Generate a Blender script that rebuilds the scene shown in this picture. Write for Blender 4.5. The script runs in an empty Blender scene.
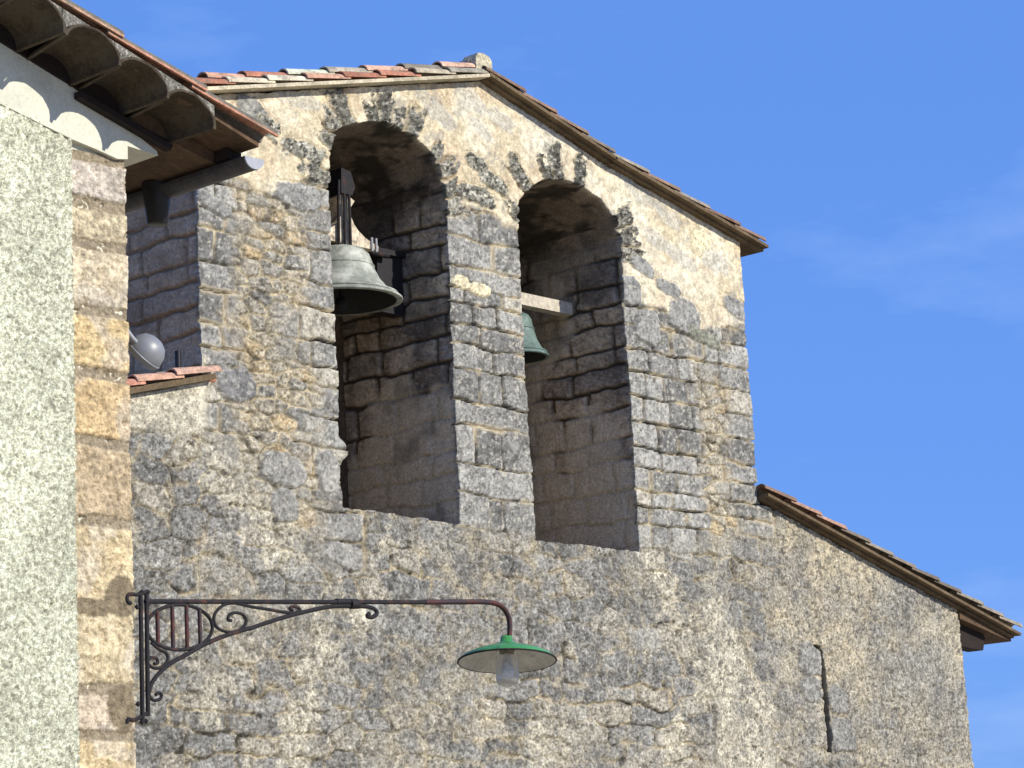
import bpy, bmesh, math, random
import numpy as np
from mathutils import Vector, Matrix
R = math.radians
random.seed(7)
rng = np.random.RandomState(11)
S = bpy.context.scene
C = S.collection

# ------------------------------------------------------------------ camera
F = 2600.0
PITCH, ROLL, YAW = R(11.6), R(-2.7), R(48.0)
CAM = Vector((0, 0, 1.6))
fw = Vector((math.sin(YAW)*math.cos(PITCH), math.cos(YAW)*math.cos(PITCH), math.sin(PITCH)))
r0 = Vector((math.cos(YAW), -math.sin(YAW), 0)); u0 = r0.cross(fw)
rt = r0*math.cos(ROLL) + u0*math.sin(ROLL); up = -r0*math.sin(ROLL) + u0*math.cos(ROLL)
cd = bpy.data.cameras.new('camera'); cam = bpy.data.objects.new('camera', cd); C.objects.link(cam)
cam.matrix_world = Matrix(((rt.x, up.x, -fw.x, CAM.x), (rt.y, up.y, -fw.y, CAM.y), (rt.z, up.z, -fw.z, CAM.z), (0, 0, 0, 1)))
cd.sensor_width = 36; cd.lens = F*36/1024; cd.clip_start = 0.1; cd.clip_end = 3000
S.camera = cam

def at(px, py, Y):                    # the point of the vertical plane y = Y seen at a pixel
    d = fw + rt*((px-512)/F) - up*((py-384)/F)
    return CAM + d*(Y/d.y)
def atx(px, py, X):
    d = fw + rt*((px-512)/F) - up*((py-384)/F)
    return CAM + d*(X/d.x)

# ------------------------------------------------------------------ world, sun, exposure
SUN_EL, SUN_AZ = R(28.5), R(18)         # azimuth counted to the right of the facade normal (-y)
sdir = Vector((math.sin(SUN_AZ)*math.cos(SUN_EL), -math.cos(SUN_AZ)*math.cos(SUN_EL), math.sin(SUN_EL)))
W = bpy.data.worlds.new('World'); S.world = W; W.use_nodes = True
nt = W.node_tree; nt.nodes.clear()
out = nt.nodes.new('ShaderNodeOutputWorld'); bg = nt.nodes.new('ShaderNodeBackground')
sky = nt.nodes.new('ShaderNodeTexSky'); sky.sky_type = 'NISHITA'; sky.sun_disc = False
sky.sun_elevation = SUN_EL; sky.sun_rotation = math.atan2(sdir.x, sdir.y)
sky.altitude = 300; sky.air_density = 1.0; sky.dust_density = 0.25; sky.ozone_density = 4.0
hs = nt.nodes.new('ShaderNodeHueSaturation'); hs.inputs['Saturation'].default_value = 1.04; hs.inputs['Value'].default_value = 1.0
tc = nt.nodes.new('ShaderNodeTexCoord'); mp = nt.nodes.new('ShaderNodeMapping'); mp.inputs['Scale'].default_value = (2.2, 2.2, 7)
mp.inputs['Rotation'].default_value = (0.3, 0.5, 0)
nz = nt.nodes.new('ShaderNodeTexNoise'); nz.inputs['Scale'].default_value = 2.0; nz.inputs['Detail'].default_value = 9; nz.inputs['Roughness'].default_value = .58
rp = nt.nodes.new('ShaderNodeMapRange'); rp.inputs['From Min'].default_value = .51; rp.inputs['From Max'].default_value = .85
rp.inputs['To Min'].default_value = 0; rp.inputs['To Max'].default_value = .17
mx = nt.nodes.new('ShaderNodeMix'); mx.data_type = 'RGBA'; mx.inputs['B'].default_value = (7.0, 7.6, 8.6, 1)
L = nt.links.new
L(tc.outputs['Generated'], mp.inputs[0]); L(mp.outputs[0], nz.inputs['Vector']); L(nz.outputs['Fac'], rp.inputs['Value'])
tn = nt.nodes.new('ShaderNodeVectorMath'); tn.operation = 'MULTIPLY'; tn.inputs[1].default_value = (.64, .77, 1.08)
L(sky.outputs[0], hs.inputs['Color']); L(hs.outputs[0], tn.inputs[0]); ev = nt.nodes.new('ShaderNodeMix'); ev.data_type = 'RGBA'; ev.inputs['Factor'].default_value = .80; ev.inputs['B'].default_value = (.68, 1.66, 4.5, 1)
L(tn.outputs[0], ev.inputs['A']); L(ev.outputs['Result'], mx.inputs['A']); L(rp.outputs[0], mx.inputs['Factor'])
L(mx.outputs['Result'], bg.inputs[0]); bg.inputs[1].default_value = 0.15; L(bg.outputs[0], out.inputs[0])
sl = bpy.data.lights.new('sun', 'SUN'); sl.energy = 4.5; sl.angle = R(.53); sl.color = (1, .945, .85)
so = bpy.data.objects.new('sun', sl); C.objects.link(so); so.rotation_euler = sdir.to_track_quat('Z', 'Y').to_euler(); so.location = (0, -5, 30)
S.view_settings.view_transform = 'Standard'; S.view_settings.look = 'None'; S.view_settings.gamma = 1
S.view_settings.use_curve_mapping = False; S.view_settings.exposure = 0.35

# ------------------------------------------------------------------ numpy noise
def _h(ix, iy, iz, s):
    n = (ix*374761393 + iy*668265263 + iz*2147483647 + s*974711) & 0xffffffff
    n = ((n ^ (n >> 13))*1274126177) & 0xffffffff
    n = ((n ^ (n >> 15))*2246822519) & 0xffffffff
    return ((n ^ (n >> 16)) & 0xffffff)/float(0xffffff)
def vnoise(x, y, z=None, s=0):
    x = np.asarray(x, float); y = np.asarray(y, float); z = np.zeros_like(x) if z is None else np.asarray(z, float)
    xi, yi, zi = np.floor(x).astype(np.int64), np.floor(y).astype(np.int64), np.floor(z).astype(np.int64)
    fx, fy, fz = x-xi, y-yi, z-zi
    fx, fy, fz = [t*t*t*(t*(t*6-15)+10) for t in (fx, fy, fz)]
    r = 0
    for a in (0, 1):
        for b in (0, 1):
            for c in (0, 1):
                w = (fx if a else 1-fx)*(fy if b else 1-fy)*(fz if c else 1-fz)
                r = r + w*_h(xi+a, yi+b, zi+c*7, s)
    return r*2-1
def fbm(x, y, z=None, s=0, o=4, sc=1.0, g=.5):
    r = 0; a = 1; t = 0
    for k in range(o):
        ca, sa = math.cos(.6+1.1*k+s*.3), math.sin(.6+1.1*k+s*.3)
        r = r + a*vnoise((x*ca-y*sa)*sc+k*3.3, (x*sa+y*ca)*sc-k*7.1, None if z is None else z*sc+k*1.7, s+k*17); t += a; a *= g; sc *= 2.03
    return r/t
def sst(a, b, x):
    t = np.clip((x-a)/(b-a), 0, 1); return t*t*(3-2*t)
def vor(x, y, s=0, jx=.85):
    xi, yi = np.floor(x).astype(np.int64), np.floor(y).astype(np.int64)
    f1 = np.full(x.shape, 9.); f2 = np.full(x.shape, 9.); idr = np.zeros(x.shape)
    for a in (-1, 0, 1):
        for b in (-1, 0, 1):
            cx, cy = xi+a, yi+b
            px = cx+.5+jx*(_h(cx, cy, cx*0+3, s)-.5); py = cy+.5+jx*(_h(cx, cy, cx*0+5, s)-.5)
            d = np.hypot(x-px, y-py); i = _h(cx, cy, cx*0+9, s)
            n = d < f1
            f2 = np.where(n, f1, np.minimum(f2, d)); idr = np.where(n, i, idr); f1 = np.where(n, d, f1)
    return f1, f2, idr

# ------------------------------------------------------------------ masonry
def rows(z0, z1, hr, sd):
    r = random.Random(sd); z = [z0]
    while z[-1] < z1: z.append(z[-1]+r.uniform(*hr))
    return z
def mk_courses(u0, u1, z0, z1, hr, wr, sd, quoin=None):
    """courses: list of (z0, z1, [u edges])"""
    r = random.Random(sd); o = []; zs = rows(z0, z1, hr, sd)
    for i in range(len(zs)-1):
        e = [u0]
        if quoin: e.append(u0+r.uniform(*quoin))
        end = u1-(r.uniform(*quoin) if quoin else 0)
        while True:
            n = e[-1]+r.uniform(*wr)*(1.25 if r.random() < .2 else 1)
            if n > end-.09: break
            e.append(n)
        if quoin: e.append(end)
        e.append(u1); o.append((zs[i], zs[i+1], e))
    return o
def course_eval(cs, u, v, wob=.012):
    """distance to the nearest joint, stone random; warped so that joints wander"""
    uu = u + wob*fbm(u, v, s=3, sc=5, o=3); vv = v + wob*1.3*fbm(u, v, s=31, sc=3.2, o=3)
    d = np.full(u.shape, 1.); idr = np.zeros(u.shape); tl = np.zeros(u.shape)
    for k, (a, b, e) in enumerate(cs):
        m = (vv >= a) & (vv < b)
        if not m.any(): continue
        um = uu[m]; vm = vv[m]; e = np.array(e)
        j = np.clip(np.searchsorted(e, um)-1, 0, len(e)-2)
        r = _h(j+0*j, j*0+int(a*1000), j*0+k, 77)
        # each stone a little smaller than its cell, rounded corners
        mg = .004+.010*_h(j, j*0+k, j*0+4, 78)
        dx = np.minimum(um-e[j], e[j+1]-um)-mg; dy = np.minimum(vm-a, b-vm)-mg*.8
        rr = .028
        ax = np.maximum(rr-dx, 0); ay = np.maximum(rr-dy, 0)
        dd = np.where((ax > 0) & (ay > 0), rr-np.hypot(ax, ay), np.minimum(dx, dy))
        d[m] = dd; idr[m] = r
        t1 = _h(j, j*0+k, j*0+11, 79)-.5; t2 = _h(j, j*0+k, j*0+12, 80)-.5
        tl[m] = t1*.10*(um-(e[j]+e[j+1])/2)+t2*.10*(vm-(a+b)/2)
    return d, idr, tl

GREY = np.array([.24, .232, .205]); GREYL = np.array([.355, .345, .305]); GREYD = np.array([.108, .105, .095])
CREAM = np.array([.56, .475, .315]); CREAML = np.array([.66, .60, .45]); JOINT_DARK = np.array([.09, .078, .058]); OCHRE = np.array([.45, .31, .14])  # the dark joint tone is part dirty mortar, part painted shade
def lerp(a, b, t):
    return a*(1-t)[:, None]+b*t[:, None]

PIER_Z = [at(455, p, 16).z for p in (527, 492, 463, 423, 399, 368, 343, 323, 300, 285, 264, 234, 205, 180)]
PIER_S = [(0, .42, .6, 1), (0, 1), (0, .3, .62, 1), (0, 1), (0, .36, .66, 1), (0, .55, 1), (0, .4, 1), (0, .33, .62, 1), (0, .25, .68, 1), (0, .5, 1), (0, .62, 1), (0, .45, 1), (0, .5, 1)]
XA, XB, XC, XD = 15.50, 16.97, 17.97, 19.51
mid_c = [(PIER_Z[i], PIER_Z[i+1], [16.9+(18.05-16.9)*t if 0 < t < 1 else (16.6 if t == 0 else 18.4) for t in PIER_S[i]]) for i in range(len(PIER_S))]
RUB = mk_courses(12.0, 25.6, 1.8, 10, (.17, .33), (.28, .75), 44)
left_c = mk_courses(13.6, 15.75, 4.6, 9.6, (.15, .30), (.24, .5), 5, quoin=(.52, .85))
right_c = mk_courses(19.2, 21.75, 4.6, 9.6, (.16, .30), (.28, .62), 12, quoin=(.5, .8))
jamb_c = mk_courses(15.6, 18.3, 4.6, 9.6, (.17, .33), (.3, .75), 21)
jamb_c2 = mk_courses(15.6, 18.3, 4.6, 9.6, (.17, .31), (.28, .6), 34)

# grey stones showing through the cream render and rough voussoirs: px, py, half sizes in px, angle, tone
BLOBS = [(478,165,14,8,.4,0),(492,182,14,8,.3,0),(476,196,16,9,.1,0),(300,150,22,9,.1,0),
         (253,112,18,12,.6,1),(268,128,14,10,.5,0),(298,196,24,12,0,1),(215,205,18,8,.3,1),(300,100,20,8,0,3),(270,88,14,6,0,3),
         (435,110,20,10,.5,3),(470,98,16,10,.6,3),(500,120,14,9,.4,3),(520,110,12,7,.5,3),(545,128,12,7,.4,3),(600,155,10,6,.5,1),(620,172,12,6,.5,3),
         (640,195,12,8,.5,3),(665,215,13,8,.4,3),(700,245,10,14,0,4),(715,262,12,10,.2,3),(655,240,13,8,.3,3),(680,258,14,8,.3,3),(642,266,11,8,.3,1),
         (630,290,10,14,.1,1),(668,288,12,7,.2,1),(684,316,15,17,.1,1),(735,308,12,9,.2,1),(512,92,7,4,.8,5),(480,130,12,6,.6,3),
         (235,385,19,17,0,6),(648,328,12,18,0,1),(705,338,16,7,.2,7),(810,660,11,16,0,8),(812,690,10,13,0,8),(843,735,12,17,0,8),(838,700,9,14,0,8),
         (285,470,22,17,.1,8),(328,470,11,22,0,8),(285,505,14,16,0,8),(345,555,20,12,.2,8),(645,640,14,12,0,3),(480,290,10,6,0,4),(461,282,8,6,0,4)]
TONE = {0: (.25, .24, .19), 1: (.27, .265, .24), 2: (.21, .21, .18), 3: (.46, .45, .39), 4: (.66, .58, .37), 5: (.13, .13, .09), 6: (.2, .195, .185), 7: (.2, .2, .15), 8: (.30, .29, .255)}
BL = []
for (px, py, a, b, an, t) in BLOBS:
    p = at(px, py, 16); sx = (at(px+1, py, 16)-p).x; sz = (p-at(px, py+1, 16)).z
    BL.append((p.x, p.z, a*sx, b*sz, an, t))

def base_shade(u, v, c, amt=1.0, s=0):
    """lichen and weather mottling of a stone colour"""
    n1 = fbm(u, v, s=40+s, sc=2.3, o=4); n2 = fbm(u, v, s=60+s, sc=11, o=4, g=.65); n3 = fbm(u, v, s=80+s, sc=30, o=3, g=.7)
    f = 1+amt*(.24*n1+.50*n2+.75*n3)
    c = c*np.clip(f, .25, 2.1)[:, None]
    sp = sst(.28, .55, fbm(u, v, s=90+s, sc=22, o=3, g=.7))                 # pale lichen
    c = lerp(c, np.array([.46, .45, .38]), sp*.55*amt)
    dk = sst(.16, .42, fbm(u, v, s=120+s, sc=15, o=4, g=.75))                # black lichen
    c = lerp(c, np.array([.055, .056, .05]), dk*.72*amt)
    pk = sst(.24, .42, fbm(u, v, s=150+s, sc=34, o=2, g=.8)); c = lerp(c, np.array([.05, .045, .035]), pk*.8*amt)
    lk = sst(.34, .52, fbm(u, v, s=170+s, sc=30, o=2, g=.8)); return lerp(c, np.array([.62, .58, .47]), lk*.65*amt)

def facade(u, v):
    """height (towards the viewer) and colour of the church front at x = u, z = v"""
    u = u.copy(); v = v.copy()
    h = np.zeros(u.shape); col = np.zeros((len(u), 3)); amp = np.ones(u.shape)
    # rubble everywhere as the ground state
    wu = u+.05*fbm(u, v, s=1, sc=3.5, o=3); wv = v+.05*fbm(u, v, s=2, sc=2.2, o=3)
    f1, f2, idv = vor(wu/.40, wv/.215, 5, .62)
    e = (f2-f1)*.13
    dc, idc, tlc = course_eval(RUB, u, v, .065)
    pick = sst(-.08, .08, fbm(u, v, s=7, sc=.9, o=2)+.05)
    e = e*(1-pick)+np.maximum(dc, 0)*pick; idr = np.where(pick > .5, idc, idv)
    lost = sst(.05, .35, fbm(u, v, s=8, sc=2.7, o=3))                      # joints filled and washed over
    sh = 1-(1-sst(.0, .014, e))*(1-.75*lost); rough = fbm(u, v, s=9, sc=9, o=5, g=.66)
    hr = -.026*(1-sh)+(.008*(idr-.5)+.55*tlc)*sh+.018*rough+.013*fbm(u, v, s=10, sc=26, o=3, g=.7)
    cr = lerp(np.outer(1-idr, GREYD*1.9)+np.outer(idr, GREYL*1.12), CREAM[None, :]*np.ones((len(u), 1)), np.clip((idr-.70)*2.0, 0, .4))
    cr = base_shade(u, v, cr, .62)
    mort = lerp(np.ones((len(u), 1))*CREAM*.9, JOINT_DARK*.6, np.clip(.55+1.8*fbm(u, v, s=14, sc=5, o=3), 0, 1))
    cr = lerp(mort, cr, 1-(1-sst(0, .012, e))*(1-.7*lost))
    sme = sst(.07, .0, e)*sst(.05, .3, fbm(u, v, s=16, sc=4, o=4, g=.65)); cr = lerp(cr, CREAM*.95, sme*.6)
    # crust of old render over the rubble
    pz = fbm(u, v, s=22, sc=1.1, o=5, g=.6)
    pm = sst(.02, .26, pz+.25*fbm(u, v, s=25, sc=9, o=4, g=.7)-.06)
    crust = lerp(np.ones((len(u), 1))*CREAM*.80, GREY*1.05, np.clip(.72+1.7*fbm(u, v, s=27, sc=6, o=4, g=.7), 0, 1))
    crust = base_shade(u, v, crust, .62, 3)
    hc = .010+.024*fbm(u, v, s=29, sc=18, o=4, g=.75)
    cp = sst(.06, .30, fbm(u, v, s=200, sc=1.3, o=6, g=.70)); cr = lerp(cr, base_shade(u, v, np.ones((len(u), 1))*CREAML*.92, .75, 33), cp*.85)
    cr = lerp(cr, crust, pm*.55); hr = hr*(1-pm*.6)+hc*pm*.6
    pt = sst(.20, .36, fbm(u, v, s=210, sc=24, o=3, g=.8)); cr = lerp(cr, np.array([.06, .052, .04]), pt*.5); hr = hr-.012*pt
    # finer, smoother masonry of the nave shoulder on the right
    sm = sst(21.2, 21.9, u+.15*fbm(u, v, s=44, sc=3))
    gs = base_shade(u, v, lerp(np.ones((len(u), 1))*GREY*1.05, CREAM, np.clip(.12+1.9*fbm(u, v, s=46, sc=1.0, o=5, g=.62)+.55*sst(4.3, 3.2, v)*sst(21.5, 22.8, u), 0, .95)), .95, 8)
    cr = lerp(cr, gs, sm*.72); hr = hr*(1-.55*sm)+sm*.012*fbm(u, v, s=47, sc=16, o=4, g=.7)
    # pale render streak under the bell gable
    xs = 20.50+.16*fbm(v*0+1, v, s=50, sc=1.3)+.06*fbm(u, v, s=51, sc=7)
    st = sst(-.03, .09, u-xs+.10*fbm(u, v, s=59, sc=10, o=4, g=.7))*sst(-.05, .28, (xs+.50+.62*sst(4.7, 3.7, v)+.30*fbm(u, v, s=58, sc=3, o=3))-u)*sst(5.15, 4.7, v+.2*fbm(u, v, s=53, sc=5))
    cr = lerp(cr, base_shade(u, v, np.ones((len(u), 1))*CREAML*.92, .95, 5), st*np.clip(.70+.9*fbm(u, v, s=56, sc=5, o=4, g=.7), .15, .9)); hr = hr*(1-st*.7)+st*.02
    ck = np.exp(-((u-xs-.02)/.03)**2)*sst(4.35, 4.1, v)*sst(3.0, 3.3, v)*sst(-.1, .3, fbm(u, v, s=57, sc=4))
    hr = hr-.06*ck
    h[:] = hr; col[:] = cr
    # ashlar piers
    for cs, a, b, rub in ((left_c, 13.5, XA+.3, .62), (mid_c, XB-.4, XC+.4, 0), (right_c, XD-.3, 21.8, .22)):
        m = (u > a) & (u < b) & (v > 4.6)
        if not m.any(): continue
        U, V = u[m], v[m]
        d, r, tl = course_eval(cs, U, V, .026)
        q = sst(-.003, .006, d)
        H = -.032*(1-q)+.010*(r-.4)*q+.006*fbm(U, V, s=33, sc=12, o=4, g=.65)+.010*fbm(U, V, s=35, sc=3, o=2)*q+tl*q
        deep = sst(.1, .5, fbm(U, V, s=36, sc=2.6, o=3)); H = H-.032*(1-q)*deep
        c = GREYD[None, :]*1.35*(1-r)[:, None]+GREYL[None, :]*r[:, None]*.98
        c = np.where((r > .9)[:, None], c*.5+.5*np.array([.44, .39, .28]), c)
        c = base_shade(U, V, c, .72, 11)
        mo = lerp(np.ones((len(U), 1))*CREAM*.8, JOINT_DARK*.7, np.clip(.85+1.6*fbm(U, V, s=37, sc=5, o=3), 0, 1))
        c = lerp(mo, c, q)
        sme = sst(.045, .0, d)*sst(.0, .3, fbm(U, V, s=38, sc=4, o=4, g=.65)); c = lerp(c, CREAM*.95, sme*.55)
        if rub:       # rubble infill with mortar between the corner stones
            cx = (a+b)/2 if rub > .5 else 20.9
            if rub > .5: cx = 14.78
            w = sst(.62 if rub > .5 else .42, .25, np.abs(U-cx)+.22*fbm(U, V, s=39, sc=3, o=3))*sst(-.5, .25, fbm(U, V, s=41, sc=1.6)+(.35 if rub > .5 else -.15))
            g1, g2, gi = vor((U+.03*fbm(U, V, s=61, sc=6))/.23, (V+.02*fbm(U, V, s=62, sc=6))/.12, 9)
            ge = (g2-g1)*.09; gq = sst(.0, .02, ge)
            Hg = -.034*(1-gq)+.02*fbm(U, V, s=63, sc=14, o=4, g=.7)
            cg = lerp(np.outer(1-gi, GREY)+np.outer(gi, CREAM), OCHRE, (gi > .8)*.55)
            cg = base_shade(U, V, cg, .8, 13)
            cg = lerp(lerp(np.ones((len(U), 1))*CREAM, JOINT_DARK, np.clip(.35+1.4*fbm(U, V, s=64, sc=8, o=3), 0, 1)), cg, gq)
            H = H*(1-w)+Hg*w; c = lerp(c, cg, w)
        # piers melt into rubble at their foot
        k = sst(5.02, 5.16, V+.05*fbm(U, V, s=43, sc=4))
        if rub > .5: k = sst(4.95, 5.6, V+.22*fbm(U, V, s=43, sc=2.5)+.6*(U-14.55)*(U > 14.2)-.3*(U < 14.2))*sst(13.85, 13.95, U+(V > 6.0)*1)
        elif rub: k = sst(4.85, 5.35, V-.25*np.maximum(U-20.4, 0)+.15*fbm(U, V, s=43, sc=3))
        h[m] = h[m]*(1-k)+H*k; col[m] = lerp(col[m], c, k); amp[m] = amp[m]*(1-k)+.5*k+(.3*k*w if rub else 0)
    # cream render over the top of the gable
    zb = np.interp(u, [13.9, 14.7, 15.5, 16.9, 17.5, 18.0, 19.5, 20.4, 21.4], [7.95, 7.85, 8.12, 8.05, 8.15, 8.05, 7.75, 7.35, 7.6])
    m = v > 6.9
    U, V = u[m], v[m]
    k = sst(-.03, .05, V-zb[m]+.16*fbm(U, V, s=70, sc=2.6, o=4, g=.6))
    c = lerp(np.ones((len(U), 1))*CREAM*.98, CREAML, np.clip(.35+1.2*fbm(U, V, s=71, sc=2.2, o=4), 0, 1))
    c = lerp(c, np.array([.50, .38, .24]), np.clip(1.1*fbm(U, V, s=72, sc=4, o=4), 0, .6))
    n = fbm(U, V, s=73, sc=18, o=4, g=.7); c = c*np.clip(1+.55*n, .45, 1.6)[:, None]
    g = sst(.25, .5, fbm(U, V, s=74, sc=6, o=4, g=.65)); c = lerp(c, GREYL*.8, g*.55)
    H = .012+.014*fbm(U, V, s=75, sc=3.5, o=5, g=.6)
    h[m] = h[m]*(1-k)+H*k; col[m] = lerp(col[m], c, k); amp[m] = amp[m]*(1-k)+.55*k
    # cream patch under the ledge by the house
    m = (u < 14.3) & (v > 5.2) & (v < 6.3); U, V = u[m], v[m]
    k = sst(0, .10, V-5.62+.10*fbm(U, V, s=76, sc=4, o=3)+.12*(14.0-U))*sst(14.02, 13.9, U+.05*fbm(U, V, s=77, sc=5))
    col[m] = lerp(col[m], base_shade(U, V, np.ones((len(U), 1))*CREAML*.92, .4, 6), k); h[m] = h[m]*(1-k)+.015*k
    # rough stones standing round the arches
    for (poly, c0, z0, sd) in ((openL, 16.22, 8.02, 0), (openR, 18.73, 7.95, 5)):
        P_ = np.array(poly); m = (np.abs(u-c0) < 1.25) & (v > z0-.15) & (v < z0+1.35)
        if not m.any(): continue
        U, V = u[m], v[m]; sg_ = []; dist = np.full(U.shape, 9.)
        for i in range(len(P_)):
            a, b = P_[i], P_[(i+1) % len(P_)]; ab = b-a; t = np.clip(((U-a[0])*ab[0]+(V-a[1])*ab[1])/(ab@ab), 0, 1)
            dist = np.minimum(dist, np.hypot(U-a[0]-ab[0]*t, V-a[1]-ab[1]*t))
        an = np.arctan2(V-z0, (U-c0))+.05*fbm(U, V, s=140+sd, sc=7, o=3); ns = 15; ka = np.floor(an/math.pi*ns).astype(np.int64); fr = an/math.pi*ns-ka
        Lk = .13+.27*_h(ka, ka*0+sd, ka*0, 141); on = (_h(ka, ka*0+sd, ka*0+2, 142) > (.30 if sd else .12))
        dj = np.minimum(fr, 1-fr)*math.pi/ns*np.hypot(U-c0, V-z0)
        nz_ = fbm(U, V, s=143+sd, sc=11, o=4, g=.7)
        k = sst(.03, -.03, dist-Lk+.20*nz_)*sst(.0, .02, dj-.006+.02*nz_)*on*(ka >= 0)*(ka < ns)
        gap = sst(.05, -.02, dist-Lk)*(1-sst(.0, .018, dj))*on*(ka >= 0)*(ka < ns)
        c = base_shade(U, V, np.array([.15, .145, .12])[None, :]*(1-_h(ka, ka*0, ka*0+4, 144))[:, None]+np.array([.30, .285, .23])[None, :]*_h(ka, ka*0, ka*0+4, 144)[:, None], 1.15, 21)
        hv = .016+.028*(_h(ka, ka*0, ka*0+6, 145)-.3)+.05*fbm(U, V, s=146, sc=15, o=4, g=.75)
        col[m] = lerp(lerp(col[m], JOINT_DARK, gap*.6), c, k); h[m] = (h[m]-.035*gap)*(1-k)+hv*k; amp[m] = amp[m]*(1-k)+1.0*k
    # single stones
    for (bx, bz, a, b, an, t) in BL:
        m = (np.abs(u-bx) < (a+b)*1.6) & (np.abs(v-bz) < (a+b)*1.6)
        if not m.any(): continue
        U, V = u[m]-bx, v[m]-bz
        X = (U*math.cos(an)-V*math.sin(an))/a; Z = (U*math.sin(an)+V*math.cos(an))/b
        rr = (np.abs(X)**2.8+np.abs(Z)**2.8)**(1/2.8)+(.62 if t in (0, 2) else .35)*fbm(u[m], v[m], s=int(bx*100) % 97, sc=9, o=4, g=.65)
        k = sst(1.12, .92, rr); rim = np.exp(-((rr-1.08)/.08)**2)
        amt = {0: 1.35, 2: 1.2, 5: .8}.get(t, .55)
        c = base_shade(u[m], v[m], np.ones((m.sum(), 1))*np.array(TONE[t]), amt, t)
        kk = k*(.6 if t == 3 else 1)
        col[m] = lerp(col[m], c, kk)
        rg = fbm(u[m], v[m], s=19, sc=16, o=4, g=.75)
        h[m] = h[m]*(1-k)+k*((.022+.035*rg) if t in (0, 2) else (.014+.008*rg))-.016*rim*(t != 3)
    return h, col, amp

def reveal(y, s, vert, sd, x, z):
    """inner faces of the openings: y = depth, s = running length, vert = 1 on upright jambs"""
    n = len(y)
    cs = jamb_c if sd % 2 else jamb_c2
    d, r, tl = course_eval(cs, y, z, .035)
    q = sst(-.004, .018, d)
    H = -.035*(1-q)+(.012*(r-.5)+tl)*q+.016*fbm(y, z, s=sd, sc=9, o=5, g=.68)
    c = np.array([.40, .325, .235])*(1-r)[:, None]+np.array([.55, .45, .33])*r[:, None]
    c = c*np.clip(1+.35*fbm(y, z, s=sd+5, sc=2.2, o=4)+.3*fbm(y, z, s=sd+6, sc=14, o=3, g=.7), .35, 1.8)[:, None]
    c = np.where((r > .7)[:, None], c*np.array([.62, .64, .70]), c); c = np.where((r < .2)[:, None], c*.6, c)
    c = base_shade(y, z, c, .5, 31)
    c = lerp(np.ones((n, 1))*np.array([.07, .055, .04]), c, q)
    pl = sst(-.05, .15, fbm(y, z, s=sd+9, sc=1.1, o=4)+(6.35-z)*.3*(z < 6.6)-.25*(z >= 6.6))     # render left on the lower jamb
    c = lerp(c, np.array([.58, .51, .38]), pl*.75); H = H*(1-.6*pl)
    # vault: plaster with black growth, its colour darkened further to stand for shade
    vt = 1-vert
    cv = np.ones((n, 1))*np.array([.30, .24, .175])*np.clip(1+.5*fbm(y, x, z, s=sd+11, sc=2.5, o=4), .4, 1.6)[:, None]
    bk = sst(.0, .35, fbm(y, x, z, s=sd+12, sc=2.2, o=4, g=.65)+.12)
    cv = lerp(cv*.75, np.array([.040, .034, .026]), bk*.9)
    Hv = .03*fbm(y, x, z, s=sd+13, sc=6, o=4, g=.6)
    # dark blotches on the jamb, more of them towards the vault
    H = H*(1-vt)+Hv*vt; c = lerp(c, cv, vt)
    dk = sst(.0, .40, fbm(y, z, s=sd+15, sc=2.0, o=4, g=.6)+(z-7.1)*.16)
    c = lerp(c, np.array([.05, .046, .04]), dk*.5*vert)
    return H, c

# ------------------------------------------------------------------ mesh helpers
def set_props(o, label=None, cat=None, group=None, kind=None):
    for k, v in (('label', label), ('category', cat), ('group', group), ('kind', kind)):
        if v: o[k] = v
    return o
def thing(name, label, cat, loc=(0, 0, 0), group=None):
    o = bpy.data.objects.new(name, None); C.objects.link(o); o.location = loc; o.empty_display_size = .2
    return set_props(o, label, cat, group)
def link(name, me, mat, parent=None, smooth=False):
    me.materials.append(mat) if mat else None
    o = bpy.data.objects.new(name, me); C.objects.link(o)
    if parent:
        o.parent = parent
        q = parent; off = Vector((0, 0, 0))
        while q: off = off+q.location; q = q.parent
        me.transform(Matrix.Translation(-off))
    if smooth: me.polygons.foreach_set('use_smooth', [True]*len(me.polygons))
    return o
def npmesh(name, V, Fq, col=None, amp=None):
    me = bpy.data.meshes.new(name); V = np.asarray(V, np.float32); Fq = np.asarray(Fq, np.int32)
    me.vertices.add(len(V)); me.vertices.foreach_set('co', V.ravel())
    me.loops.add(Fq.size); me.loops.foreach_set('vertex_index', Fq.ravel())
    me.polygons.add(len(Fq)); me.polygons.foreach_set('loop_start', np.arange(0, Fq.size, Fq.shape[1], dtype=np.int32))
    me.polygons.foreach_set('loop_total', np.full(len(Fq), Fq.shape[1], dtype=np.int32))
    me.update(calc_edges=True); me.validate()
    if col is not None:
        a = me.color_attributes.new('Col', 'FLOAT_COLOR', 'POINT')
        a.data.foreach_set('color', np.concatenate([np.clip(col, .01, .9), (np.ones((len(V), 1)) if amp is None else amp[:, None])], 1).astype(np.float32).ravel())
    return me
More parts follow.
